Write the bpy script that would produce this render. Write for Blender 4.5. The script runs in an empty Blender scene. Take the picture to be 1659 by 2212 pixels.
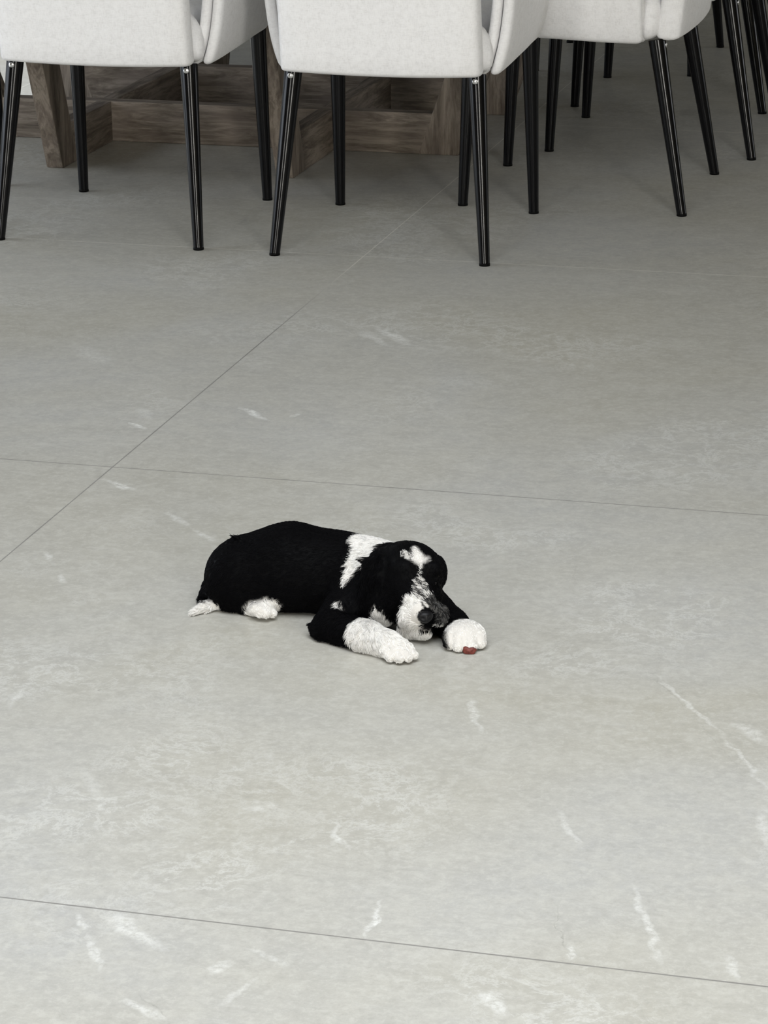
import bpy, bmesh, math, random
import numpy as np
from mathutils import Vector, Matrix, Euler

random.seed(7)
rng = np.random.default_rng(11)
SC = bpy.context.scene
COL = SC.collection
PI = math.pi

# ------------------------------------------------------------------ camera
# World: X runs along the tile rows, Y away from the camera, Z up, metres.
CAM_H = 1.5
F_PX, PITCH, ROLL, YAW = 6088.0, 0.32636728, -0.01403797, 0.27463913
cam_data = bpy.data.cameras.new('camera')
cam = bpy.data.objects.new('camera', cam_data)
COL.objects.link(cam)
fwd = Vector((0, math.cos(PITCH), -math.sin(PITCH)))
rgt = Vector((1, 0, 0))
upv = rgt.cross(fwd)
R_ = rgt * math.cos(ROLL) + upv * math.sin(ROLL)
U_ = -rgt * math.sin(ROLL) + upv * math.cos(ROLL)
rot = Matrix((R_, U_, -fwd)).transposed()
rot = Matrix.Rotation(YAW, 3, 'Z') @ rot
cam.matrix_world = Matrix.Translation((0, 0, CAM_H)) @ rot.to_4x4()
cam_data.sensor_fit = 'VERTICAL'
cam_data.sensor_height = 24.0
cam_data.lens = F_PX / 2212.0 * 24.0
cam_data.clip_end = 100
SC.camera = cam

# ------------------------------------------------------------------ colour management
SC.view_settings.view_transform = 'Standard'
SC.view_settings.look = 'None'
SC.view_settings.gamma = 1.0
SC.view_settings.use_curve_mapping = False
SC.view_settings.exposure = 0.15

# ------------------------------------------------------------------ world and lights
world = bpy.data.worlds.new('world')
SC.world = world
world.use_nodes = True
bg = world.node_tree.nodes['Background']
bg.inputs[0].default_value = (0.80, 0.88, 1.0, 1)
bg.inputs[1].default_value = 1.0


def area(name, loc, rot_, sx, sy, power, col):
    d = bpy.data.lights.new(name, 'AREA')
    d.shape = 'RECTANGLE'
    d.size, d.size_y, d.energy, d.color = sx, sy, power, col
    o = bpy.data.objects.new(name, d)
    o.location = loc
    o.rotation_euler = rot_
    COL.objects.link(o)
    return o


# daylight entering by the window wall behind the photographer, and by the left door
area('window_daylight', (2.5, -1.45, 1.33), (math.radians(90), 0, 0), 0.9, 2.55, 205, (1.0, 0.968, 0.90))
area('window_daylight', (-2.5, -1.45, 1.33), (math.radians(90), 0, 0), 0.7, 2.55, 88, (1.0, 0.975, 0.92))
area('added_overhead_light', (-0.6, 2.3, 2.86), (0, 0, 0), 2.6, 2.2, 84, (0.965, 0.985, 1.0))  # unseen overhead fill, added to brighten the floor around the puppy
area('door_daylight', (-5.55, 5.2, 1.35), (math.radians(90), 0, math.radians(-90)), 3.6, 2.2, 62, (0.86, 0.92, 1.0))
area('added_east_light', (4.75, 9.25, 1.25), (math.radians(90), 0, math.radians(90)), 2.4, 2.3, 34, (1.0, 0.99, 0.96))  # unseen fill from the east, added to lift the right rear
sun_d = bpy.data.lights.new('sun', 'SUN')
sun_d.energy = 4.3
sun_d.angle = math.radians(1.2)
sun_d.color = (0.93, 0.96, 1.0)
sun = bpy.data.objects.new('sun', sun_d)
sun.rotation_euler = Vector((1.0, -0.12, -1.01)).to_track_quat('-Z', 'Y').to_euler()
COL.objects.link(sun)


# ------------------------------------------------------------------ material helpers
class NT:
    def __init__(self, name):
        self.m = bpy.data.materials.new(name)
        self.m.use_nodes = True
        self.t = self.m.node_tree
        self.b = self.t.nodes['Principled BSDF']

    def n(self, kind, **kw):
        nd = self.t.nodes.new(kind)
        for k, v in kw.items():
            if k.startswith('_'):
                setattr(nd, k[1:], v)
        return nd

    def link(self, a, b):
        self.t.links.new(a, b)

    def setin(self, sock, v):
        if isinstance(v, (int, float, tuple)):
            sock.default_value = v
        else:
            self.link(v, sock)

    def math(self, op, a, b=0.0, clamp=False, c=0.0):
        nd = self.n('ShaderNodeMath')
        nd.operation = op
        nd.use_clamp = clamp
        self.setin(nd.inputs[0], a)
        self.setin(nd.inputs[1], b)
        if op in ('MULTIPLY_ADD', 'COMPARE'):  # third socket
            self.setin(nd.inputs[2], c)
        return nd.outputs[0]

    def mix(self, fac, a, b, mode='MIX'):
        nd = self.n('ShaderNodeMix')
        nd.data_type = 'RGBA'
        nd.blend_type = mode
        self.setin(nd.inputs[0], fac)
        for s, v in ((nd.inputs[6], a), (nd.inputs[7], b)):
            if isinstance(v, tuple):
                s.default_value = (*v[:3], 1)
            else:
                self.link(v, s)
        return nd.outputs[2]

    def coords(self):
        return self.n('ShaderNodeTexCoord').outputs['Object']

    def mapping(self, vec, loc=(0, 0, 0), rot=(0, 0, 0), scale=(1, 1, 1), kind='POINT'):
        nd = self.n('ShaderNodeMapping')
        nd.vector_type = kind
        self.link(vec, nd.inputs[0])
        nd.inputs[1].default_value = loc
        nd.inputs[2].default_value = rot
        nd.inputs[3].default_value = scale
        return nd.outputs[0]

    def noise(self, vec, scale, detail=4, rough=0.5, dist=0.0):
        nd = self.n('ShaderNodeTexNoise')
        self.link(vec, nd.inputs['Vector'])
        nd.inputs['Scale'].default_value = scale
        nd.inputs['Detail'].default_value = detail
        nd.inputs['Roughness'].default_value = rough
        nd.inputs['Distortion'].default_value = dist
        return nd.outputs[0]

    def ramp(self, fac, stops):
        nd = self.n('ShaderNodeValToRGB')
        self.link(fac, nd.inputs[0])
        el = nd.color_ramp.elements
        while len(el) < len(stops):
            el.new(0.5)
        for e, (p, c) in zip(el, stops):
            e.position = p
            e.color = (*c, 1) if isinstance(c, tuple) else (c, c, c, 1)
        return nd.outputs[0]

    def bump(self, h, strength, dist=0.002):
        nd = self.n('ShaderNodeBump')
        self.link(h, nd.inputs['Height'])
        nd.inputs['Strength'].default_value = strength
        nd.inputs['Distance'].default_value = dist
        self.link(nd.outputs[0], self.b.inputs['Normal'])


def plain(name, col, rough=0.5, spec=0.5, metal=0.0):
    q = NT(name)
    q.b.inputs['Base Color'].default_value = (*col, 1)
    q.b.inputs['Roughness'].default_value = rough
    q.b.inputs['Specular IOR Level'].default_value = spec
    q.b.inputs['Metallic'].default_value = metal
    return q.m


# marks in the stone: (x, y, direction, half length, half width, strength)
STREAKS = [
    (-1.684, 4.299, -0.53, 0.0490, 0.0087, 0.78),
    (-1.526, 4.155, -0.75, 0.0492, 0.0082, 0.43),
    (-1.454, 4.080, -0.72, 0.0435, 0.0099, 0.49),
    (-1.587, 4.758, -0.72, 0.0594, 0.0087, 0.88),
    (-1.511, 4.763, 1.40, 0.0185, 0.0080, 0.58),
    (-1.777, 4.636, -0.81, 0.0310, 0.0070, 0.82),
    (-1.668, 3.934, -1.03, 0.0319, 0.0080, 0.49),
    (-1.602, 3.837, -1.07, 0.0275, 0.0066, 0.49),
    (-1.485, 5.350, -0.86, 0.0941, 0.0158, 0.68),
    (-1.513, 5.319, -0.80, 0.0795, 0.0145, 0.49),
    (-0.820, 2.840, 1.63, 0.0551, 0.0044, 0.73),
    (-0.581, 2.811, 1.73, 0.0245, 0.0048, 0.49),
    (-1.151, 2.754, -0.99, 0.0324, 0.0073, 0.49),
    (-1.079, 2.742, -0.69, 0.0703, 0.0148, 0.54),
    (-1.105, 2.686, -1.09, 0.0600, 0.0054, 0.49),
    (-0.957, 2.685, 1.33, 0.0251, 0.0105, 0.49),
    (-1.007, 2.570, -0.47, 0.0363, 0.0100, 0.49),
    (-0.916, 2.631, -1.83, 0.0487, 0.0056, 0.34),
    (-0.849, 3.458, -1.16, 0.0683, 0.0070, 0.54),
    (-0.574, 3.564, -0.99, 0.1328, 0.0046, 0.49),
    (-0.469, 3.389, -1.08, 0.1022, 0.0049, 0.43),
    (-0.510, 2.905, -1.23, 0.1246, 0.0058, 0.49),
    (-0.474, 3.485, -0.91, 0.0495, 0.0146, 0.43),
    (-0.924, 3.050, -1.07, 0.0517, 0.0048, 0.43),
    (-0.650, 3.132, -1.09, 0.0677, 0.0059, 0.39),
    (-0.637, 2.677, -0.88, 0.0365, 0.0116, 0.49),
    (-0.397, 2.822, -1.30, 0.0378, 0.0068, 0.43),
    (-0.417, 3.200, -1.34, 0.0699, 0.0105, 0.39),
    (-1.485, 3.373, -1.48, 0.0491, 0.0083, 0.34),
    (-1.789, 4.716, -0.95, 0.0466, 0.0173, 0.30),
    (-2.028, 5.074, -0.81, 0.1038, 0.0277, 0.27),
    (-0.906, 2.718, -0.48, 0.0385, 0.0066, 0.30),
    (-1.268, 3.106, -1.02, 0.0958, 0.0097, 0.24),
    (-1.041, 3.102, 0.58, 0.0245, 0.0104, 0.30),
]
SCRATCHES = [
    (-0.598, 2.857, -1.28, 0.0828, 0.0009, 0.50),
    (-0.610, 3.608, -1.03, 0.0766, 0.0016, 0.35),
    (-0.514, 3.439, -1.07, 0.1468, 0.0012, 0.25),
    (-0.798, 3.129, -1.26, 0.1264, 0.0011, 0.25),
    (-1.120, 3.150, -1.26, 0.1001, 0.0011, 0.25),
    (-1.385, 3.426, -0.43, 0.0016, 0.0033, 0.90),
    (-0.828, 4.025, -1.34, 0.0960, 0.0016, 0.20),
    (-0.773, 3.820, 0.33, 0.0554, 0.0042, 0.22),
    (-1.001, 2.583, -0.76, 0.0356, 0.0014, 0.35),
    (-2.245, 5.235, -1.06, 0.0887, 0.0023, 0.25),
]

JX, JY, TILE = -1.730, 6.000, 1.6066


def floor_material():
    q = NT('stone_tile')
    co = q.coords()
    sep = q.n('ShaderNodeSeparateXYZ')
    q.link(co, sep.inputs[0])
    # base: cement-like stone, warm grey with fine mottling
    n1 = q.noise(co, 1.3, 3, 0.55, 0.4)
    n2 = q.noise(co, 16, 6, 0.68, 0.3)
    n3 = q.noise(co, 150, 6, 0.8)
    st = q.mapping(co, rot=(0, 0, math.radians(38)), scale=(9, 34, 1))
    n4 = q.noise(st, 1.0, 5, 0.7, 0.6)
    st2 = q.mapping(co, rot=(0, 0, math.radians(-18)), scale=(7, 40, 1))
    n5 = q.noise(st2, 1.0, 4, 0.65, 0.8)
    c = q.mix(q.ramp(n1, [(0.35, 0.0), (0.65, 1.0)]), (0.435, 0.420, 0.365), (0.452, 0.452, 0.438))
    c = q.mix(q.math('MULTIPLY', q.ramp(n2, [(0.40, 0.0), (0.62, 1.0)]), 0.42), c, (0.56, 0.552, 0.505))
    c = q.mix(q.math('MULTIPLY', q.ramp(n3, [(0.42, 1.0), (0.56, 0.0)]), 0.22), c, (0.37, 0.362, 0.33))
    c = q.mix(q.math('MULTIPLY', q.ramp(n4, [(0.56, 0.0), (0.70, 1.0)]), 0.22), c, (0.64, 0.64, 0.61))
    c = q.mix(q.math('MULTIPLY', q.ramp(n5, [(0.30, 1.0), (0.42, 0.0)]), 0.18), c, (0.37, 0.362, 0.335))
    n6 = q.noise(co, 66, 8, 0.78, 0.2)
    c = q.mix(q.math('MULTIPLY', q.ramp(n6, [(0.50, 0.0), (0.60, 1.0)]), 0.50), c, (0.565, 0.562, 0.520))
    c = q.mix(q.math('MULTIPLY', q.ramp(n6, [(0.37, 1.0), (0.46, 0.0)]), 0.40), c, (0.36, 0.352, 0.325))
    # cloudy pale veining that comes in patches
    mask = q.ramp(q.noise(co, 2.1, 2, 0.5), [(0.50, 0.0), (0.62, 1.0)])
    warp = q.noise(co, 11, 10, 0.75, 0.35)
    ridge = q.math('ABSOLUTE', q.math('SUBTRACT', warp, 0.5))
    vein = q.math('MULTIPLY', q.ramp(ridge, [(0.0, 1.0), (0.030, 0.0)]), mask)
    c = q.mix(q.math('MULTIPLY', vein, 0.5), c, (0.68, 0.685, 0.66))
    # distinct pale streaks in the stone: (x, y, angle, half length, half width, strength)
    jit = q.n('ShaderNodeVectorMath')
    jit.operation = 'MULTIPLY_ADD'
    nn = q.n('ShaderNodeTexNoise')
    q.link(co, nn.inputs['Vector'])
    nn.inputs['Scale'].default_value = 22
    nn.inputs['Detail'].default_value = 5
    q.link(nn.outputs[1], jit.inputs[0])
    jit.inputs[1].default_value = (0.035, 0.035, 0)  # gives the marks ragged edges
    q.link(co, jit.inputs[2])
    sp = q.n('ShaderNodeSeparateXYZ')
    q.link(jit.outputs[0], sp.inputs[0])
    sx, sy = sp.outputs[0], sp.outputs[1]

    def marks(L):
        total = None
        for (x, y, a, hl, hw, s) in L:
            ca, sa = math.cos(a), math.sin(a)
            x0, y0 = x + .0175, y + .0175
            # coordinates along and across the mark, in units of its size
            lu = q.math('MULTIPLY_ADD', sx, ca / hl, c=q.math('MULTIPLY_ADD', sy, sa / hl, c=-(x0 * ca + y0 * sa) / hl))
            lv = q.math('MULTIPLY_ADD', sx, -sa / hw, c=q.math('MULTIPLY_ADD', sy, ca / hw, c=(x0 * sa - y0 * ca) / hw))
            rr = q.math('MULTIPLY_ADD', lu, lu, c=q.math('MULTIPLY', lv, lv))
            v = q.math('MULTIPLY', q.math('SUBTRACT', 1.0, rr, clamp=True), s)
            total = v if total is None else q.math('MAXIMUM', total, v)
        return q.math('MULTIPLY', total, q.ramp(q.noise(co, 95, 6, 0.8), [(0.40, 0.10), (0.58, 1.0)]), clamp=True)
    c = q.mix(marks(STREAKS), c, (0.86, 0.87, 0.85))
    c = q.mix(marks(SCRATCHES), c, (0.22, 0.21, 0.19))
    # narrow joints between the large tiles
    dx = q.math('ABSOLUTE', q.math('SUBTRACT', q.math('FLOORED_MODULO', q.math('ADD', sep.outputs[0], -JX + TILE / 2), TILE), TILE / 2))
    dy = q.math('ABSOLUTE', q.math('SUBTRACT', q.math('FLOORED_MODULO', q.math('ADD', sep.outputs[1], -JY + TILE / 2), TILE), TILE / 2))
    wob = q.math('MULTIPLY', q.math('SUBTRACT', q.noise(co, 7, 3), 0.5), 0.0012)
    d = q.math('ADD', q.math('MINIMUM', q.math('MULTIPLY', dx, 0.9), q.math('MULTIPLY', dy, 0.8)), wob)
    joint = q.math('SUBTRACT', 1.0, q.math('DIVIDE', q.math('SUBTRACT', d, 0.0006), 0.0011), clamp=True)
    # grout painted paler near the table, standing for light reflected off it
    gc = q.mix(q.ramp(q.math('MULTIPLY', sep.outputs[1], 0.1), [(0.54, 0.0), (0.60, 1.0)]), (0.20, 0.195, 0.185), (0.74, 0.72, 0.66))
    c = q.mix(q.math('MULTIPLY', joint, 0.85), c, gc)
    q.link(c, q.b.inputs['Base Color'])
    q.link(q.ramp(n2, [(0.3, 0.50), (0.7, 0.38)]), q.b.inputs['Roughness'])
    q.b.inputs['Specular IOR Level'].default_value = 0.35
    q.bump(q.math('ADD', n4, q.math('MULTIPLY', n2, 0.6)), 0.12, 0.001)
    return q.m



def linen_material():
    q = NT('oatmeal_linen')
    co = q.coords()
    a = q.noise(q.mapping(co, scale=(420, 420, 90)), 1.0, 3, 0.6)
    b = q.noise(q.mapping(co, scale=(90, 90, 520)), 1.0, 3, 0.6)
    m = q.noise(co, 60, 6, 0.7)
    mix = q.math('ADD', q.math('MULTIPLY', a, 0.35), q.math('ADD', q.math('MULTIPLY', b, 0.35), q.math('MULTIPLY', m, 0.45)))
    c = q.ramp(mix, [(0.42, (0.72, 0.71, 0.705)), (0.58, (0.82, 0.812, 0.81)), (0.74, (0.865, 0.86, 0.858))])
    q.link(c, q.b.inputs['Base Color'])
    q.b.inputs['Roughness'].default_value = 0.9
    q.b.inputs['Specular IOR Level'].default_value = 0.15
    q.b.inputs['Sheen Weight'].default_value = 0.15
    q.bump(mix, 0.35, 0.0015)
    return q.m


def wood_material(axis, name):
    q = NT(name)
    co = q.coords()
    sc = [26, 26, 26]
    sc[axis] = 3.2
    g = q.noise(q.mapping(co, scale=tuple(sc)), 1.0, 6, 0.7, 1.2)
    sc2 = [90, 90, 90]
    sc2[axis] = 9
    h = q.noise(q.mapping(co, scale=tuple(sc2)), 1.0, 4, 0.7)
    blot = q.noise(co, 9, 4, 0.6, 0.5)
    c = q.ramp(g, [(0.30, (0.055, 0.044, 0.034)), (0.47, (0.16, 0.133, 0.105)), (0.58, (0.26, 0.222, 0.18)), (0.72, (0.13, 0.108, 0.086))])
    c = q.mix(q.math('MULTIPLY', q.ramp(h, [(0.40, 1.0), (0.5, 0.0)]), 0.55), c, (0.09, 0.07, 0.055))
    c = q.mix(q.math('MULTIPLY', q.ramp(blot, [(0.45, 0.0), (0.65, 1.0)]), 0.35), c, (0.22, 0.18, 0.155))
    q.link(c, q.b.inputs['Base Color'])
    q.b.inputs['Roughness'].default_value = 0.75
    q.b.inputs['Specular IOR Level'].default_value = 0.25
    q.bump(h, 0.5, 0.002)
    return q.m


def plaster(name, col):
    q = NT(name)
    co = q.coords()
    n = q.noise(co, 3, 5, 0.6)
    c = q.mix(n, tuple(v * 0.96 for v in col), col)
    q.link(c, q.b.inputs['Base Color'])
    q.b.inputs['Roughness'].default_value = 0.9
    return q.m


M = {}
M['linen'] = linen_material()
M['leg'] = plain('black_lacquered_metal', (0.0010, 0.0010, 0.0018), 0.18, 0.30)
M['glide'] = plain('black_plastic', (0.002, 0.002, 0.002), 0.5, 0.1)
M['cap'] = plain('polished_bracket', (0.75, 0.75, 0.75), 0.2, 0.5, 1.0)
M['wood_x'] = wood_material(0, 'weathered_wood_along_x')
M['wood_y'] = wood_material(1, 'weathered_wood_along_y')
M['wood_z'] = wood_material(2, 'weathered_wood_upright')
M['wall'] = plaster('wall_paint', (0.21, 0.19, 0.14))
M['ceil'] = plaster('ceiling_paint', (0.24, 0.22, 0.17))
M['alu'] = plain('dark_frame', (0.03, 0.03, 0.035), 0.4, 0.5)


# ------------------------------------------------------------------ mesh helpers
def link_mesh(name, bm, mat, parent=None, smooth=True):
    me = bpy.data.meshes.new(name)
    bmesh.ops.recalc_face_normals(bm, faces=bm.faces)
    bm.to_mesh(me)
    bm.free()
    if smooth:
        for p in me.polygons:
            p.use_smooth = len(p.vertices) <= 4
    me.materials.append(mat)
    o = bpy.data.objects.new(name, me)
    COL.objects.link(o)
    if parent:
        o.parent = parent
    return o


def thing(name, label, cat, loc=(0, 0, 0), rz=0.0, group=None):
    o = bpy.data.objects.new(name, None)
    o.empty_display_size = 0.1
    COL.objects.link(o)
    o.location = loc
    o.rotation_euler = (0, 0, rz)
    o['label'] = label
    o['category'] = cat
    if group:
        o['group'] = group
    return o


def box_bm(bm, x0, x1, y0, y1, z0, z1, bevel=0.0):
    r = bmesh.ops.create_cube(bm, size=1.0)
    vs = r['verts']
    for v in vs:
        v.co = Vector((x0 + (v.co.x + .5) * (x1 - x0), y0 + (v.co.y + .5) * (y1 - y0), z0 + (v.co.z + .5) * (z1 - z0)))
    if bevel:
        es = list({e for v in vs for e in v.link_edges})
        bmesh.ops.bevel(bm, geom=es, offset=bevel, segments=2, affect='EDGES', profile=0.6)
    return bm


def soft_box(bm, c0, c1, r, n=10, deform=None):
    """closed rounded box between corners c0 and c1, optionally deformed point by point"""
    lo, hi = np.array(c0, float), np.array(c1, float)
    half, mid = (hi - lo) / 2, (hi + lo) / 2
    rr = np.minimum(r, half * 0.999)
    ax = []
    for k in range(3):
        h, q = half[k], rr[k] if hasattr(rr, '__len__') else rr
        edge = [h - q * (1 - math.sin(t)) for t in (PI / 2, PI / 3, PI / 6)]
        ins = np.linspace(-(h - q), h - q, n)
        ax.append(np.concatenate([-np.array(edge), ins, np.array(edge)[::-1]]))
    cache = {}

    def vert(p):
        key = tuple(np.round(p, 6))
        if key not in cache:
            q = np.clip(p, -(half - rr), half - rr)
            d = (p - q) / rr
            L = np.linalg.norm(d)
            w = q + d / max(L, 1e-9) * rr if L > 1e-9 else p
            w = w + mid
            if deform:
                w = deform(*w)
            cache[key] = bm.verts.new(tuple(w))
        return cache[key]
    for k in range(3):
        i, j = (k + 1) % 3, (k + 2) % 3
        for s in (-1, 1):
            for a in range(len(ax[i]) - 1):
                for b in range(len(ax[j]) - 1):
                    q4 = []
                    for (aa, bb) in ((a, b), (a + 1, b), (a + 1, b + 1), (a, b + 1)):
                        p = np.zeros(3)
                        p[k] = s * half[k]
                        p[i] = ax[i][aa]
                        p[j] = ax[j][bb]
                        q4.append(vert(p))
                    if len(set(q4)) == 4:
                        try:
                            bm.faces.new(q4)
                        except ValueError:
                            pass
    return bm


def tube_bm(bm, pts, radii, seg=20, caps=True):
    """tapered round tube through the points"""
    pts, radii = [Vector(p) for p in pts], list(radii)
    if (pts[-1] - pts[0]).length > .05:      # support rings keep the shading even right up to the ends
        pts = [pts[0], pts[0].lerp(pts[1], .02)] + pts[1:-1] + [pts[-1].lerp(pts[-2], .02), pts[-1]]
        radii = [radii[0], radii[0]] + radii[1:-1] + [radii[-1], radii[-1]]
    rings = []
    n = len(pts)
    for k in range(n):
        p = Vector(pts[k])
        t = (Vector(pts[min(k + 1, n - 1)]) - Vector(pts[max(k - 1, 0)])).normalized()
        a = Vector((1, 0, 0)) if abs(t.x) < 0.9 else Vector((0, 1, 0))
        u = t.cross(a).normalized()
        w = t.cross(u).normalized()
        rings.append([bm.verts.new(p + (u * math.cos(2 * PI * i / seg) + w * math.sin(2 * PI * i / seg)) * radii[k]) for i in range(seg)])
    for k in range(n - 1):
        for i in range(seg):
            bm.faces.new((rings[k][i], rings[k][(i + 1) % seg], rings[k + 1][(i + 1) % seg], rings[k + 1][i]))
    if caps:
        bm.faces.new(rings[0][::-1])
        bm.faces.new(rings[-1])
    return bm


# ------------------------------------------------------------------ the room
def struct(name, boxes, mat):
    bm = bmesh.new()
    for b in boxes:
        box_bm(bm, *b)
    o = link_mesh(name, bm, mat, smooth=False)
    o['kind'] = 'structure'
    return o


FX0, FX1, FY0, FY1, CH = -5.4, 4.6, -1.3, 13.0, 2.75
M['floor'] = floor_material()
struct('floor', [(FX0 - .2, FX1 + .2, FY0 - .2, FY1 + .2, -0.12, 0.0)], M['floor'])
# ceiling, with an unseen opening added for the overhead fill light
struct('ceiling', [(FX0 - .2, -2.0, FY0 - .2, FY1 + .2, CH, CH + 0.15), (0.8, FX1 + .2, FY0 - .2, FY1 + .2, CH, CH + 0.15),
                   (-2.0, 0.8, FY0 - .2, 1.1, CH, CH + 0.15), (-2.0, 0.8, 3.5, FY1 + .2, CH, CH + 0.15)], M['ceil'])
# wall behind the photographer with its wide window opening
WIN = [(-2.85, -2.15), (2.05, 2.95)]
struct('wall_south', [(FX0 - .2, -2.85, FY0 - .2, FY0, 0, CH), (-2.15, 2.05, FY0 - .2, FY0, 0, CH), (2.95, FX1 + .2, FY0 - .2, FY0, 0, CH)]
       + [(a, b, FY0 - .2, FY0, z0, z1) for (a, b) in WIN for (z0, z1) in ((0, .05), (2.62, CH))], M['wall'])
struct('wall_north', [(FX0 - .2, FX1 + .2, FY1, FY1 + .2, 0, CH)], M['wall'])
struct('wall_east', [(FX1, FX1 + .2, FY0, 8.0, 0, CH), (FX1, FX1 + .2, 10.5, FY1, 0, CH), (FX1, FX1 + .2, 8.0, 10.5, 2.45, CH)], M['wall'])
struct('wall_west', [(FX0 - .2, FX0, FY0, 3.4, 0, CH), (FX0 - .2, FX0, 7.0, 7.5, 0, CH), (FX0 - .2, FX0, 10.5, FY1, 0, CH),
                     (FX0 - .2, FX0, 3.4, 7.0, 2.45, CH), (FX0 - .2, FX0, 7.5, 10.5, 2.45, CH)], M['wall'])


def frame_boxes_y(x, y0, y1, z0, z1, w=0.05, bars=2):
    out = [(x - .03, x + .03, y0, y0 + w, z0, z1), (x - .03, x + .03, y1 - w, y1, z0, z1),
           (x - .03, x + .03, y0, y1, z1 - w, z1), (x - .03, x + .03, y0, y1, z0, z0 + w)]
    for k in range(1, bars):
        yy = y0 + (y1 - y0) * k / bars
        out.append((x - .03, x + .03, yy - w / 2, yy + w / 2, z0, z1))
    return out


struct('added_east_frame', frame_boxes_y(FX1 + .1, 8.0, 10.5, 0, 2.45, bars=1), M['alu'])  # frames the unseen opening added to the east wall for its fill light
struct('door_1', frame_boxes_y(FX0 - .1, 3.4, 7.0, 0, 2.45), M['alu'])
struct('door_2', frame_boxes_y(FX0 - .1, 7.5, 10.5, 0, 2.45, bars=1), M['alu'])
for k, (a, b) in enumerate(WIN):
    y0, y1 = FY0 - .13, FY0 - .07
    struct('window_%d' % (k + 1), [(a, a + .05, y0, y1, .05, 2.62), (b - .05, b, y0, y1, .05, 2.62), (a, b, y0, y1, 2.57, 2.62),
                                   (a, b, y0, y1, .05, .08)], M['alu'])


# ------------------------------------------------------------------ the table
def build_table():
    cx, cy = -2.475, 7.455
    t = thing('dining_table', 'square weathered grey-brown wooden dining table on a crossed floor-beam base, behind the linen armchairs',
              'table', (cx, cy, 0))
    bh, bw = 0.109, 0.045          # floor beams: height, width
    for sx in (-1, 1):             # beams running away from the camera
        bm = bmesh.new()
        x = sx * 0.315
        box_bm(bm, x - bw / 2, x + bw / 2, -0.66, 0.66, 0.0, bh, 0.003)
        link_mesh('base_beam', bm, M['wood_y'], t, False)
    for sy in (-1, 1):             # beams running across, let in flush
        bm = bmesh.new()
        y = sy * 0.29
        box_bm(bm, -0.675, 0.675, y - bw / 2, y + bw / 2, 0.0005, bh + 0.0008, 0.003)
        link_mesh('base_beam', bm, M['wood_x'], t, False)

    def leaning(x, y, dx, dy, lean, w, th):
        """board leg rising from the beam end, leaning outwards"""
        bm = bmesh.new()
        H = 0.69
        box_bm(bm, -th / 2, th / 2, -w / 2, w / 2, 0.0, H, 0.003)
        ang = math.atan2(dy, dx) - PI / 2
        cs, sn = math.cos(ang), math.sin(ang)
        for v in bm.verts:
            s = v.co.z * lean
            lx, ly = v.co.x, v.co.y + s
            v.co.x, v.co.y = x + lx * cs - ly * sn, y + lx * sn + ly * cs
        link_mesh('leg', bm, M['wood_z'], t, False)
    for sx in (-1, 1):
        for sy in (-1, 1):
            leaning(sx * 0.315, sy * 0.625, 0, sy, 0.36, 0.11, 0.046)
            leaning(sx * 0.625, sy * 0.29, sx, 0, 0.36, 0.11, 0.046)
    bm = bmesh.new()
    for sx in (-1, 1):
        box_bm(bm, sx * 0.315 - .04, sx * 0.315 + .04, -0.88, 0.88, 0.642, 0.69, 0.003)
    link_mesh('apron', bm, M['wood_y'], t, False)
    bm = bmesh.new()
    box_bm(bm, -0.93, 0.93, -0.93, 0.93, 0.69, 0.745, 0.006)
    link_mesh('table_top', bm, M['wood_x'], t, False)
    return t


build_table()


# ------------------------------------------------------------------ the armchairs
def wrinkle(x, y, z, a=0.002):
    return a * math.sin(13 * x + 5 * z + 1.3) * math.cos(9 * y - 7 * z)


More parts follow.
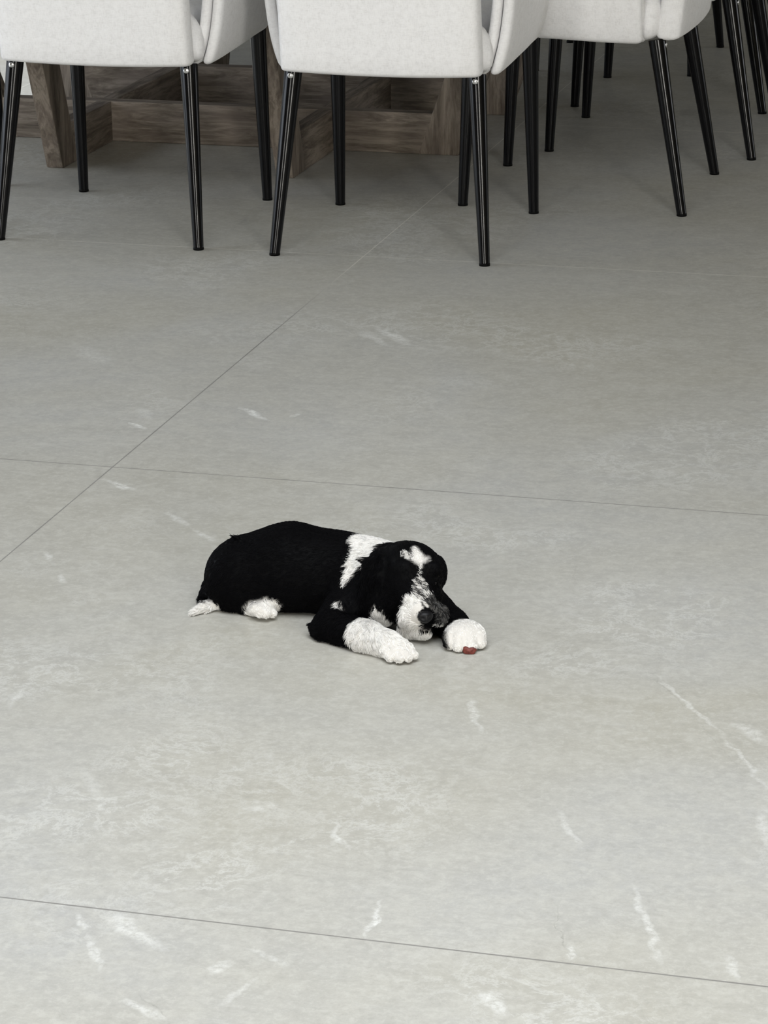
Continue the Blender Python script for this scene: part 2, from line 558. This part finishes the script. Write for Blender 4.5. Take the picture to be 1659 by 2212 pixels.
def make_chair(name, label, group):
    t = thing(name, label, 'chair', group=group)
    # back: upright upholstered panel at the rear, slightly raked and softly rounded

    def dback(x, y, z):
        k = z - 0.412
        w = 1.0 - 0.02 * k
        sag = 0.006 * math.cos(PI * x / 0.5) * (1 if k < 0.05 else 0)
        return (x * w, y - 0.13 * k + 0.006 * (x / 0.23) ** 4 + wrinkle(x, y, z), z + sag * -1)
    bm = bmesh.new()
    soft_box(bm, (-0.231, -0.257, 0.415), (0.231, -0.200, 0.84), (0.014, 0.026, 0.012), 12, dback)
    link_mesh('backrest', bm, M['linen'], t)
    # seat: thick upholstered block
    bm = bmesh.new()

    def dseat(x, y, z):
        bulge = 0.012 * math.sin(PI * min(max((z - .40) / .13, 0), 1))
        rear = min(max((-y - 0.13) / 0.04, 0), 1)             # padded corner that shows between back and arm
        up = min(max((z - .42) / .11, 0), 1)
        w = 1 + rear * (0.225 - 0.13 * up ** 2.5) + bulge
        return (x * w, y - bulge * 0.5, z)
    soft_box(bm, (-0.200, -0.203, 0.411), (0.200, 0.262, 0.53), (0.03, 0.035, 0.035), 9, dseat)
    link_mesh('seat', bm, M['linen'], t)
    # arms: double-thickness side panels that flare outwards as they rise
    for s in (-1, 1):
        def darm(x, y, z, s=s):
            k = z - 0.41
            fl = 0.030 * (1 - math.exp(-k * 14)) + 0.05 * k
            back_in = 0.0
            rear = 0.0
            return (s * (x + fl - back_in), y + rear * (-y / 0.25) - 0.0, z + 0.004 * math.sin(11 * y) + max(0, y - 0.1) * 0.06)
        bm = bmesh.new()
        soft_box(bm, (0.203, -0.172, 0.411), (0.226, 0.265, 0.655), (0.0113, 0.012, 0.012), 10, darm)
        soft_box(bm, (0.228, -0.170, 0.411), (0.255, 0.268, 0.65), (0.0132, 0.018, 0.014), 10, darm)
        link_mesh('armrest', bm, M['linen'], t)
    # legs: round tapered black metal, splayed to the rear
    for (fx, fy, tx, ty) in ((-.245, -.27, -.211, -.195), (.245, -.27, .211, -.195), (-.242, .27, -.236, .248), (.242, .27, .236, .248)):
        bm = bmesh.new()
        n = 7
        P = [Vector((fx, fy, 0.004)).lerp(Vector((tx, ty, 0.425)), (0.975 if fy < 0 else 1.04) * k / n) for k in range(n + 1)]
        Rr = [0.0120 + (0.0205 - 0.0120) * (k / n) for k in range(n + 1)]
        tube_bm(bm, P, Rr, 24)
        lg = link_mesh('leg', bm, M['leg'], t)
        bm = bmesh.new()
        tube_bm(bm, [(fx, fy, 0), (fx, fy, 0.004), (fx, fy, 0.006)], [0.0124, 0.0124, 0.0120], 20)
        link_mesh('glide', bm, M['glide'], lg)
        bm = bmesh.new()
        Pc = Vector((fx, fy, 0.004)).lerp(Vector((tx, ty, 0.425)), 0.945)
        dy = -0.0205 if fy < 0 else 0.0205
        soft_box(bm, (Pc.x - .007, Pc.y + dy - .003, Pc.z - .006), (Pc.x + .007, Pc.y + dy + .003, Pc.z + .007), (.006, .0028, .006), 3)
        link_mesh('bracket', bm, M['cap'], lg)
    return t


def copy_tree(o, parent=None):
    c = o.copy()
    COL.objects.link(c)
    c.parent = parent
    for ch in list(o.children):
        copy_tree(ch, c)
    return c


G = 'linen armchairs around the dining table'
CH_SPOTS = [  # x, y, rotation (0 = its back towards the camera side), label
    (-1.689, 6.240, 0.010, 'pale linen armchair whose back panel fills the top middle of the photo'),
    (-2.366, 6.250, 0.006, 'pale linen armchair with its back panel in view, standing just left of the middle armchair'),
    (-3.078, 6.270, 0.0, 'armchair cut off at the left edge, only a black leg showing'),
    (-1.368, 6.804, PI / 2, 'pale linen armchair seen from its side, at the table end right behind the middle armchair'),
    (-1.303, 7.494, PI / 2, 'linen armchair in the middle of the table end, behind the side-on armchair, mostly legs showing'),
    (-1.368, 8.137, PI / 2, 'farthest armchair of the table end, only black legs showing beyond the side-on armchair'),
    (-1.637, 8.722, PI, 'armchair on the far side of the table, only its thin black legs seen in shade'),
]
proto = make_chair('dining_armchair', '', G)
for i, (x, y, rz, lab) in enumerate(CH_SPOTS):
    c = proto if i == 0 else copy_tree(proto)
    c.location = (x, y, 0)
    c.rotation_euler = (0, 0, rz)
    c['label'] = lab


# ------------------------------------------------------------------ the puppy
# Dog space: x to the dog's head end, y away from the photographer, z up, origin on the floor under the ribs.
DOG0 = Vector((-0.100, 3.950, 0.0))


def D(px, py, dep):
    """a point of the dog, from where it is sighted and how far away it lies on the floor plan"""
    d = fwd + R_ * ((px - 829.5) / F_PX) - U_ * ((py - 1106.0) / F_PX)
    t = dep / d.y
    p = Vector((0, 0, CAM_H)) + d * t - DOG0
    return np.array(p)


def P3(x, y, z):
    return np.array((x, y, z)) - np.array(DOG0)


class Cone:
    """round cone between two points: the tapering piece every limb is made of"""
    def __init__(s, a, b, ra, rb, flow, ln, k=0.014):
        s.a, s.b, s.ra, s.rb, s.k, s.ln = np.array(a, float), np.array(b, float), ra, rb, k, ln
        s.flow = np.array(flow, float) / np.linalg.norm(flow)

    def d(s, X):
        ab = s.b - s.a
        h = np.clip(((X - s.a) @ ab) / max(ab @ ab, 1e-12), 0, 1)
        return np.linalg.norm(X - s.a - h[..., None] * ab, axis=-1) - (s.ra + (s.rb - s.ra) * h)


class Ell:
    def __init__(s, c, r, rot, flow, ln, k=0.014):
        s.c, s.r, s.k, s.ln = np.array(c, float), np.array(r, float), k, ln
        s.R = np.array(Euler([math.radians(v) for v in rot]).to_matrix())
        s.flow = np.array(flow, float) / np.linalg.norm(flow)

    def d(s, X):
        q = (X - s.c) @ s.R
        k0 = np.linalg.norm(q / s.r, axis=-1)
        k1 = np.linalg.norm(q / s.r ** 2, axis=-1)
        return k0 * (k0 - 1) / np.maximum(k1, 1e-9)


BK = (-1, 0.1, -0.25)     # hair lies back towards the tail and down
DN = (-0.35, -0.2, -1)
PR = [
    # trunk
    Cone(D(537, 1238, 4.008), D(630, 1226, 4.00), 0.0590, 0.0620, BK, 7, .03),
    Cone(D(630, 1226, 4.00), D(735, 1240, 3.985), 0.0620, 0.0575, BK, 7, .03),
    Cone(D(735, 1240, 3.985), D(800, 1240, 3.955), 0.0575, 0.049, BK, 8, .03),
    Ell(D(494, 1262, 4.012), (.030, .045, .042), (0, 0, 0), DN, 7, .03),
    # near haunch and thigh
    Ell(D(526, 1262, 3.985), (.049, .030, .047), (0, 20, 0), DN, 7, .014),
    Cone(D(548, 1290, 3.985), D(520, 1318, 3.982), .024, .014, DN, 5, .012),
    # hind foot
    Cone(D(538, 1312, 3.966), D(572, 1314, 3.946), .0145, .0155, (1, -.3, -.5), 6, .010),
    Cone(D(574, 1315, 3.940), D(588, 1325, 3.934), .0085, .0065, (1, -.3, -.8), 4, .003),
    Cone(D(562, 1315, 3.934), D(575, 1326, 3.927), .0085, .0065, (1, -.3, -.8), 4, .003),
    Cone(D(548, 1314, 3.938), D(560, 1325, 3.931), .0085, .0065, (1, -.3, -.8), 4, .003),
    Cone(D(572, 1308, 3.955), D(576, 1292, 3.962), .010, .004, (.2, -.3, -1), 6, .008),
    # far haunch
    Ell(D(550, 1237, 4.050), (.045, .028, .045), (0, 0, 0), DN, 7, .02),
    # tail lying on the floor
    Cone(D(456, 1268, 4.050), D(447, 1300, 4.025), .014, .009, (-.3, -.3, -1), 7, .014),
    Cone(D(466, 1306, 3.985), D(442, 1311, 3.972), .0110, .0095, (-1, -.4, -.2), 6, .006),
    Cone(D(442, 1311, 3.972), D(420, 1322, 3.957), .0095, .0030, (-1, -.3, 0), 11, .004),
    Cone(D(448, 1285, 4.030), D(434, 1297, 4.000), .011, .004, (-1, -.3, -.6), 7, .010),
    # wisps of longer hair on rump, elbow and ear
    Cone(D(514, 1162, 3.995), D(497, 1156, 3.99), .004, .0008, (-1, 0, .2), 5, .004),
    Cone(D(690, 1372, 3.852), D(668, 1351, 3.862), .008, .001, (-.8, 0, .8), 5, .005),
    Cone(D(803, 1218, 3.886), D(773, 1206, 3.892), .010, .0016, (-1, 0, .2), 6, .005),
    # shoulders, chest
    Ell(D(775, 1275, 3.945), (.045, .040, .048), (0, 0, 0), (-.5, -.3, -1), 9, .02),
    Ell(D(815, 1300, 3.900), (.038, .038, .036), (0, 0, 0), (0, -.5, -1), 8, .02),
    Cone(D(800, 1235, 3.965), D(868, 1240, 3.915), .046, .042, (-1, .2, -.2), 10, .02),
    # near foreleg: upper arm, elbow, forearm, paw
    Cone(D(760, 1300, 3.915), D(715, 1352, 3.870), .034, .0265, (-.6, -.2, -1), 8, .016),
    Cone(D(716, 1356, 3.856), D(790, 1374, 3.812), .0245, .0235, (-.9, -.2, -.4), 9, .010),
    Cone(D(790, 1374, 3.812), D(836, 1391, 3.786), .0235, .0185, (.55, -.5, -1), 11, .008),
    Cone(D(836, 1392, 3.786), D(862, 1402, 3.772), .0185, .0165, (.7, -.5, -.8), 8, .008),
    # far foreleg
    Cone(D(915, 1300, 3.925), D(975, 1350, 3.870), .032, .024, (.8, -.3, -1), 7, .014),
    Cone(D(975, 1352, 3.868), D(1000, 1372, 3.840), .024, .022, (.8, -.5, -1), 5, .010),
    Ell(D(1003, 1373, 3.824), (.0310, .0280, .0225), (0, 0, 0), (.4, -.8, -1), 5, .010),
    # head: skull, brow, muzzle, cheeks, jaw
    Ell(D(882, 1238, 3.900), (.051, .050, .047), (0, 0, 0), (-.3, .6, .5), 5, .014),
    Cone(D(893, 1268, 3.872), D(912, 1318, 3.832), .034, .0225, (-.7, .3, .6), 8, .016),
    Ell(D(884, 1330, 3.838), (.0185, .019, .0185), (0, 0, 0), (-.5, -.2, -1), 9, .008),
    Ell(D(943, 1326, 3.838), (.0165, .018, .0165), (0, 0, 0), (.6, -.2, -1), 9, .008),
    Cone(D(880, 1358, 3.852), D(916, 1362, 3.832), .0150, .0125, (0, -.5, -1), 6, .006),
    Ell(D(845, 1292, 3.885), (.028, .028, .036), (0, 0, 0), (-.3, -.1, -1), 8, .014),
    Ell(D(925, 1280, 3.890), (.0165, .028, .032), (0, 0, 0), (.3, -.1, -1), 7, .014),
    Ell(D(872, 1226, 3.862), (.017, .012, .012), (0, 0, 0), (-.3, 0, .5), 4, .010),
    Ell(D(934, 1228, 3.866), (.015, .012, .012), (0, 0, 0), (.3, 0, .5), 4, .010),
    # ears hanging from the sides of the skull
    Ell(D(812, 1262, 3.880), (.0225, .014, .046), (0, 8, 12), (-.15, -.2, -1), 13, .007),
    Cone(D(826, 1216, 3.905), D(812, 1240, 3.885), .018, .016, (-.5, -.1, -1), 10, .012),
    Ell(D(945, 1234, 3.915), (.0125, .018, .0235), (0, -4, -12), (.35, -.2, -1), 9, .008),
]
for (x1, q1, d1, x2, q2, d2) in ((834, 1404, 3.770, 843, 1421, 3.754), (850, 1403, 3.766, 862, 1423, 3.749),
                                 (866, 1403, 3.766, 881, 1421, 3.751), (878, 1401, 3.772, 894, 1415, 3.760)):
    PR.append(Cone(D(x1, q1, d1), D(x2, q2, d2), .0102, .0066, (.6, -.6, -.8), 3.5, .0016))
for (x1, q1, d1, x2, q2, d2) in ((972, 1377, 3.812, 971, 1391, 3.803), (991, 1380, 3.806, 991, 1397, 3.795),
                                 (1014, 1380, 3.806, 1017, 1396, 3.794), (1031, 1375, 3.814, 1037, 1389, 3.804)):
    PR.append(Cone(D(x1, q1, d1), D(x2, q2, d2), .0125, .0095, (.3, -.8, -.9), 3.2, .0018))


def field(X):
    d = PR[0].d(X)
    for p in PR[1:]:
        e = p.d(X)
        h = np.maximum(p.k - np.abs(d - e), 0) / p.k
        d = np.minimum(d, e) - h * h * p.k * 0.25
    # lies on the floor: flattened where it touches
    e = 0.0012 - X[..., 2]
    h = np.maximum(.006 - np.abs(d - e), 0) / .006
    return np.maximum(d, e) + h * h * .006 * .25


def surface(lo, hi, step):
    """dual surface of the zero level of field()"""
    n = np.ceil((hi - lo) / step).astype(int) + 1
    ax = [lo[k] + step * np.arange(n[k]) for k in range(3)]
    V = np.empty(n)
    for i in range(n[0]):
        Y, Z = np.meshgrid(ax[1], ax[2], indexing='ij')
        V[i] = field(np.stack([np.full_like(Y, ax[0][i]), Y, Z], -1))
    ins = V < 0
    cs = np.zeros(n - 1)
    acc = np.zeros((*(n - 1), 3))
    sl = lambda o: tuple(slice(o[k], n[k] - 1 + o[k]) for k in range(3))
    G3 = np.stack(np.meshgrid(*ax, indexing='ij'), -1)
    for k in range(3):
        for o1 in (0, 1):
            for o2 in (0, 1):
                a = [0, 0, 0]
                a[(k + 1) % 3], a[(k + 2) % 3] = o1, o2
                b = list(a)
                b[k] = 1
                va, vb = V[sl(a)], V[sl(b)]
                cr = (va < 0) != (vb < 0)
                t = np.where(cr, va / np.where(cr, va - vb, 1), 0)
                pt = G3[sl(a)] + t[..., None] * (G3[sl(b)] - G3[sl(a)])
                acc += pt * cr[..., None]
                cs += cr
    act = cs > 0
    idx = -np.ones(n - 1, int)
    idx[act] = np.arange(act.sum())
    verts = acc[act] / cs[act][:, None]
    faces = []
    for k in range(3):
        i, j = (k + 1) % 3, (k + 2) % 3
        s0 = [slice(None)] * 3
        s1 = [slice(None)] * 3
        s0[k], s1[k] = slice(0, n[k] - 1), slice(1, n[k])
        cr = ins[tuple(s0)] != ins[tuple(s1)]
        C3 = np.argwhere(cr)
        C3 = C3[(C3[:, i] > 0) & (C3[:, j] > 0) & (C3[:, i] < n[i] - 1) & (C3[:, j] < n[j] - 1)]
        flip = ins[tuple(C3.T)]
        q = []
        for (oi, oj) in ((-1, -1), (0, -1), (0, 0), (-1, 0)):
            c = C3.copy()
            c[:, i] += oi
            c[:, j] += oj
            q.append(idx[tuple(c.T)])
        q = np.stack(q, -1)
        q[~flip] = q[~flip][:, ::-1]
        faces.append(q)
    return verts, np.concatenate(faces)


# coat pattern: rounded patches of white on the black coat
def cap(X, a, b, ra, rb, f=1.0):
    fl = lambda q: q - (1 - f) * (q @ VIEW)[..., None] * VIEW if f < 1 else q
    X, a, b = fl(X), fl(a), fl(b)
    ab = b - a
    h = np.clip(((X - a) @ ab) / max(ab @ ab, 1e-12), 0, 1)
    return np.linalg.norm(X - a - h[..., None] * ab, axis=-1) - (ra + (rb - ra) * h)


# each patch: two ends of its axis, radii, and how deep it reaches into the coat
WHITE = [
    (D(822, 1172, 3.975), D(795, 1178, 3.960), .030, .026, .8),      # nape
    (D(790, 1185, 3.950), D(762, 1222, 3.915), .017, .010, .3),
    (D(762, 1222, 3.910), D(741, 1264, 3.895), .009, .002, .2),
    (D(729, 1308, 3.885), D(741, 1320, 3.880), .006, .003, .3),      # shoulder fleck
    (D(811, 1322, 3.860), D(832, 1352, 3.850), .008, .012, .3),      # chest
    (D(832, 1352, 3.850), D(868, 1370, 3.840), .012, .010, .3),
    (D(893, 1311, 3.822), D(884, 1346, 3.826), .0165, .0185, .6),    # muzzle
    (D(868, 1372, 3.835), D(926, 1374, 3.825), .0085, .0080, .4),    # chin
    (D(880, 1198, 3.862), D(906, 1211, 3.856), .0035, .0060, .25),   # star on the forehead
    (D(897, 1186, 3.870), D(908, 1210, 3.858), .0055, .0065, .25),
    (D(908, 1211, 3.856), D(927, 1205, 3.862), .0060, .0035, .25),
    (D(902, 1200, 3.858), D(911, 1206, 3.856), .0085, .0070, .25),
    (D(909, 1212, 3.856), D(909, 1224, 3.856), .0040, .0012, .25),
    (D(909, 1216, 3.856), D(913, 1268, 3.850), .0020, .0018, .06),   # blaze
    (D(946, 1354, 3.824), D(958, 1347, 3.828), .0055, .0045, .3),    # right lip
    (D(548, 1322, 3.950), D(584, 1322, 3.930), .0160, .0190, .5),    # hind foot
    (D(572, 1308, 3.945), D(577, 1290, 3.952), .0110, .0030, .4),
    (D(466, 1312, 3.980), D(405, 1328, 3.960), .0120, .0170, .7),    # tail end
    (D(790, 1372, 3.795), D(806, 1380, 3.790), .0300, .0300, 1),     # near forearm and paw
    (D(806, 1380, 3.790), D(905, 1412, 3.755), .0300, .0330, 1),
    (D(1008, 1380, 3.815), D(1018, 1398, 3.790), .0335, .0300, 1),   # far paw
]
BROKEN = [  # white mixed with grey and black hair
    (D(908, 1264, 3.848), D(916, 1300, 3.830), .0110, .0150, .5),
    (D(925, 1285, 3.845), D(940, 1312, 3.828), .0060, .0080, .5),
    (D(872, 1194, 3.865), D(884, 1202, 3.860), .0060, .0060, .3),
]
DARK = [
    (D(803, 1218, 3.890), D(772, 1206, 3.898), .0105, .0040, .8),    # wisp of the ear over the nape
    (D(896, 1364, 3.818), D(910, 1363, 3.814), .0022, .0024, .3),    # mouth line
    (D(910, 1363, 3.814), D(924, 1355, 3.812), .0024, .0022, .3),
    (D(921, 1332, 3.810), D(925, 1336, 3.810), .0130, .0130, .7),    # round the nose
]
GREY = [(D(936, 1300, 3.825), D(954, 1330, 3.822), .0100, .0140, .6)]
VIEW = np.array((0.0, math.cos(PITCH), -math.sin(PITCH)))


def coat(X, soft, r):
    """0 black .. 1 white for root points X; r: random number per point"""
    w = np.full(len(X), -1.0)
    for (a, b, ra, rb, f_) in WHITE:
        if ra < .0022 and soft > .002:
            continue        # a line of white hair, no broader than that, over dark skin
        w = np.maximum(w, np.clip(-cap(X, a, b, ra, rb, f_) / soft, -1, 1))
    out = np.clip(w * .5 + .5, 0, 1)
    for (a, b, ra, rb, f_) in BROKEN:
        m = cap(X, a, b, ra, rb, f_) < 0
        wv = X @ np.array((.6, -.2, .8)) + .0009 * np.sin(X[:, 0] * 600) + .0012 * (r - .5)
        out = np.where(m & (out < .9), np.where(np.sin(wv * 2 * PI / .0062) > .05, .80, .06), out)
    for (a, b, ra, rb, f_) in GREY:
        m = cap(X, a, b, ra, rb, f_) < 0
        out = np.where(m & (out < .9), np.where(r < .4, .12, .02), out)
    for (a, b, ra, rb, f_) in DARK:
        out = np.where(cap(X, a, b, ra, rb, f_) < 0, 0.0, out)
    return out


def flow_at(X):
    num = np.zeros((len(X), 3))
    ln = np.zeros(len(X))
    ws = np.zeros(len(X))
    for p in PR:
        w = np.exp(-np.clip(p.d(X), 0, .08) / .0035)
        num += w[:, None] * p.flow
        ln += w * p.ln
        ws += w
    return num / ws[:, None], ln / ws


def coat_material(name, col_white, col_black):
    q = NT(name)
    at = q.n('ShaderNodeAttribute')
    at.attribute_name = 'coat'
    c = q.mix(at.outputs['Fac'], col_black, col_white)
    q.link(c, q.b.inputs['Base Color'])
    q.b.inputs['Roughness'].default_value = 0.6
    q.b.inputs['Specular IOR Level'].default_value = 0.05
    return q.m


M['coat'] = coat_material('puppy_coat', (0.62, 0.60, 0.57), (0.0016, 0.0017, 0.002))
M['hair'] = coat_material('puppy_hair', (0.86, 0.85, 0.83), (0.0018, 0.0018, 0.0024))
M['nose'] = plain('wet_black_nose', (0.004, 0.004, 0.005), 0.42, 0.25)
M['eye'] = plain('dark_eye', (0.006, 0.004, 0.003), 0.08, 0.5)
M['claw'] = plain('pale_claw', (0.55, 0.48, 0.42), 0.4, 0.5)


def build_dog():
    rz = Matrix.Rotation(YAW, 3, 'Z')
    t = thing('puppy', 'small black and white puppy lying on the pale tiled floor, head low',
              'dog', rz @ DOG0, YAW)
    verts, faces = surface(np.array([-.235, -.235, -.004]), np.array([.275, .20, .165]), .0026)
    me = bpy.data.meshes.new('body')
    me.from_pydata(verts.tolist(), [], faces.tolist())
    me.update()
    for p in me.polygons:
        p.use_smooth = True
    at = me.attributes.new('coat', 'FLOAT', 'POINT')
    jit = rng.random(len(verts))
    at.data.foreach_set('value', coat(verts, .003, jit).astype(np.float32))
    me.materials.append(M['coat'])
    body = bpy.data.objects.new('body', me)
    COL.objects.link(body)
    body.parent = t

    # hair: strands rooted on the body and combed along the flow of the coat
    tri = np.concatenate([faces[:, [0, 1, 2]], faces[:, [0, 2, 3]]])
    A, B, C = verts[tri[:, 0]], verts[tri[:, 1]], verts[tri[:, 2]]
    cr = np.cross(B - A, C - A)
    area_ = np.linalg.norm(cr, axis=1)
    ok = (area_ > 1e-12) & ((A[:, 2] + B[:, 2] + C[:, 2]) / 3 > .0025)
    pr = np.where(ok, area_, 0)
    N = 120000
    pick = rng.choice(len(tri), N, p=pr / pr.sum())
    u, v = rng.random(N), rng.random(N)
    sw = u + v > 1
    u[sw], v[sw] = 1 - u[sw], 1 - v[sw]
    root = A[pick] + u[:, None] * (B - A)[pick] + v[:, None] * (C - A)[pick]
    e = .0012
    nrm = np.stack([field(root + np.eye(3)[k] * e) - field(root - np.eye(3)[k] * e) for k in range(3)], -1)
    nrm /= np.maximum(np.linalg.norm(nrm, axis=1), 1e-9)[:, None]
    fl, ln = flow_at(root)
    # clumps: neighbouring hairs share a direction
    cell = np.floor(root / .006).astype(int)
    hsh = (cell[:, 0] * 73856093 ^ cell[:, 1] * 19349663 ^ cell[:, 2] * 83492791) % 4096
    tbl = rng.normal(0, 1, (4096, 3))
    fl = fl + tbl[hsh] * .30 + rng.normal(0, .10, (N, 3))
    tan = fl - nrm * (fl * nrm).sum(1)[:, None]
    tan /= np.maximum(np.linalg.norm(tan, axis=1), 1e-9)[:, None]
    L = ln * .001 * rng.uniform(.65, 1.15, N)
    head = np.linalg.norm(root - D(915, 1330, 3.812), axis=1) < .017
    L[head] *= .35
    lift = rng.uniform(.10, .30, N)
    K = 5
    pts = np.empty((N, K, 3))
    for k in range(K):
        s = k / (K - 1)
        pts[:, k] = root - nrm * .0006 + tan * (L * s)[:, None] + nrm * (L * lift * math.sin(s * 2.0) * .8)[:, None]
        pts[:, k, 2] -= L * .10 * s * s
    pts[:, :, 2] = np.maximum(pts[:, :, 2], .0007)
    cl = np.floor(root / .0032).astype(int)
    rc = ((cl[:, 0] * 19349663 ^ cl[:, 1] * 83492791 ^ cl[:, 2] * 73856093) % 1009) / 1009.0
    cc = coat(root + rng.normal(0, .0007, (N, 3)) + tbl[hsh] * .0010, .0010, rc).astype(np.float32)
    cc = np.where(cc > .5, cc * rng.uniform(.88, 1.0, N) * np.where(rc < .20, .76, 1.0), cc).astype(np.float32)
    keep = np.linalg.norm(root - D(919, 1333, 3.806), axis=1) > .0115
    pts, cc = pts[keep], cc[keep]
    n = len(pts)
    hc = bpy.data.hair_curves.new('fur')
    hc.add_curves([K] * n)
    hc.attributes['position'].data.foreach_set('vector', pts.reshape(-1).astype(np.float32))
    ra = hc.attributes.get('radius') or hc.attributes.new('radius', 'FLOAT', 'POINT')
    ra.data.foreach_set('value', np.tile(np.array([.00034, .00034, .00030, .00022, .00006], np.float32), n))
    ca = hc.attributes.new('coat', 'FLOAT', 'CURVE')
    ca.data.foreach_set('value', cc)
    hc.materials.append(M['hair'])
    ho = bpy.data.objects.new('fur', hc)
    COL.objects.link(ho)
    ho.parent = body

    def ball(name, c, r, mat, rot_=(0, 0, 0), par=t, fn=None):
        bm = bmesh.new()
        bmesh.ops.create_uvsphere(bm, u_segments=28, v_segments=18, radius=1.0)
        Rm = Euler(rot_).to_matrix()
        for vv in bm.verts:
            q = Vector((vv.co.x * r[0], vv.co.y * r[1], vv.co.z * r[2]))
            if fn:
                q = fn(q, vv.co)
            vv.co = Rm @ q + Vector(c)
        return link_mesh(name, bm, mat, par)

    def nosefn(q, n_):
        # broad top, narrower underside, two nostril dents
        q.x *= 1.0 + .25 * n_.z
        for sx in (-1, 1):
            dd = (n_ - Vector((sx * .55, -.8, -.1))).length
            if dd < .45:
                q *= 1 - .35 * (1 - dd / .45)
        return q
    ball('nose', D(919, 1333, 3.806), (.0112, .0085, .0092), M['nose'], (math.radians(-15), 0, math.radians(12)), body, nosefn)
    for (px_, py_, dp) in ((872, 1262, 3.858), (934, 1260, 3.862)):
        ball('eye', D(px_, py_, dp), (.0062, .0055, .0058), M['eye'], par=body)
    return t


build_dog()

# dark red morsel between the floor and the toes of the far paw
bm = bmesh.new()
bmesh.ops.create_icosphere(bm, subdivisions=4, radius=1.0)
for vv in bm.verts:
    c_ = vv.co.copy()
    k_ = 1 + .10 * math.sin(5 * c_.x + 2) * math.cos(4 * c_.z) + .05 * math.sin(9 * c_.y)
    vv.co = Vector((c_.x * .0100 * k_, c_.y * .0050 * k_, c_.z * .0062 * k_ + .0058))
q_ = NT('dark_red_meat')
cq = q_.coords()
q_.link(q_.ramp(q_.noise(cq, 260, 4, .6), [(.35, (.09, .012, .008)), (.65, (.17, .028, .018))]), q_.b.inputs['Base Color'])
q_.b.inputs['Roughness'].default_value = .45
tr = link_mesh('dog_treat', bm, q_.m)
tr.location = Matrix.Rotation(YAW, 3, 'Z') @ (Vector(D(1014, 1408, 3.7875)) + DOG0)
tr.location.z = 0.0
tr.rotation_euler = (0, 0, YAW)
tr['label'] = 'small dark red morsel at the toes of the puppy\'s outstretched paw'
tr['category'] = 'dog treat'
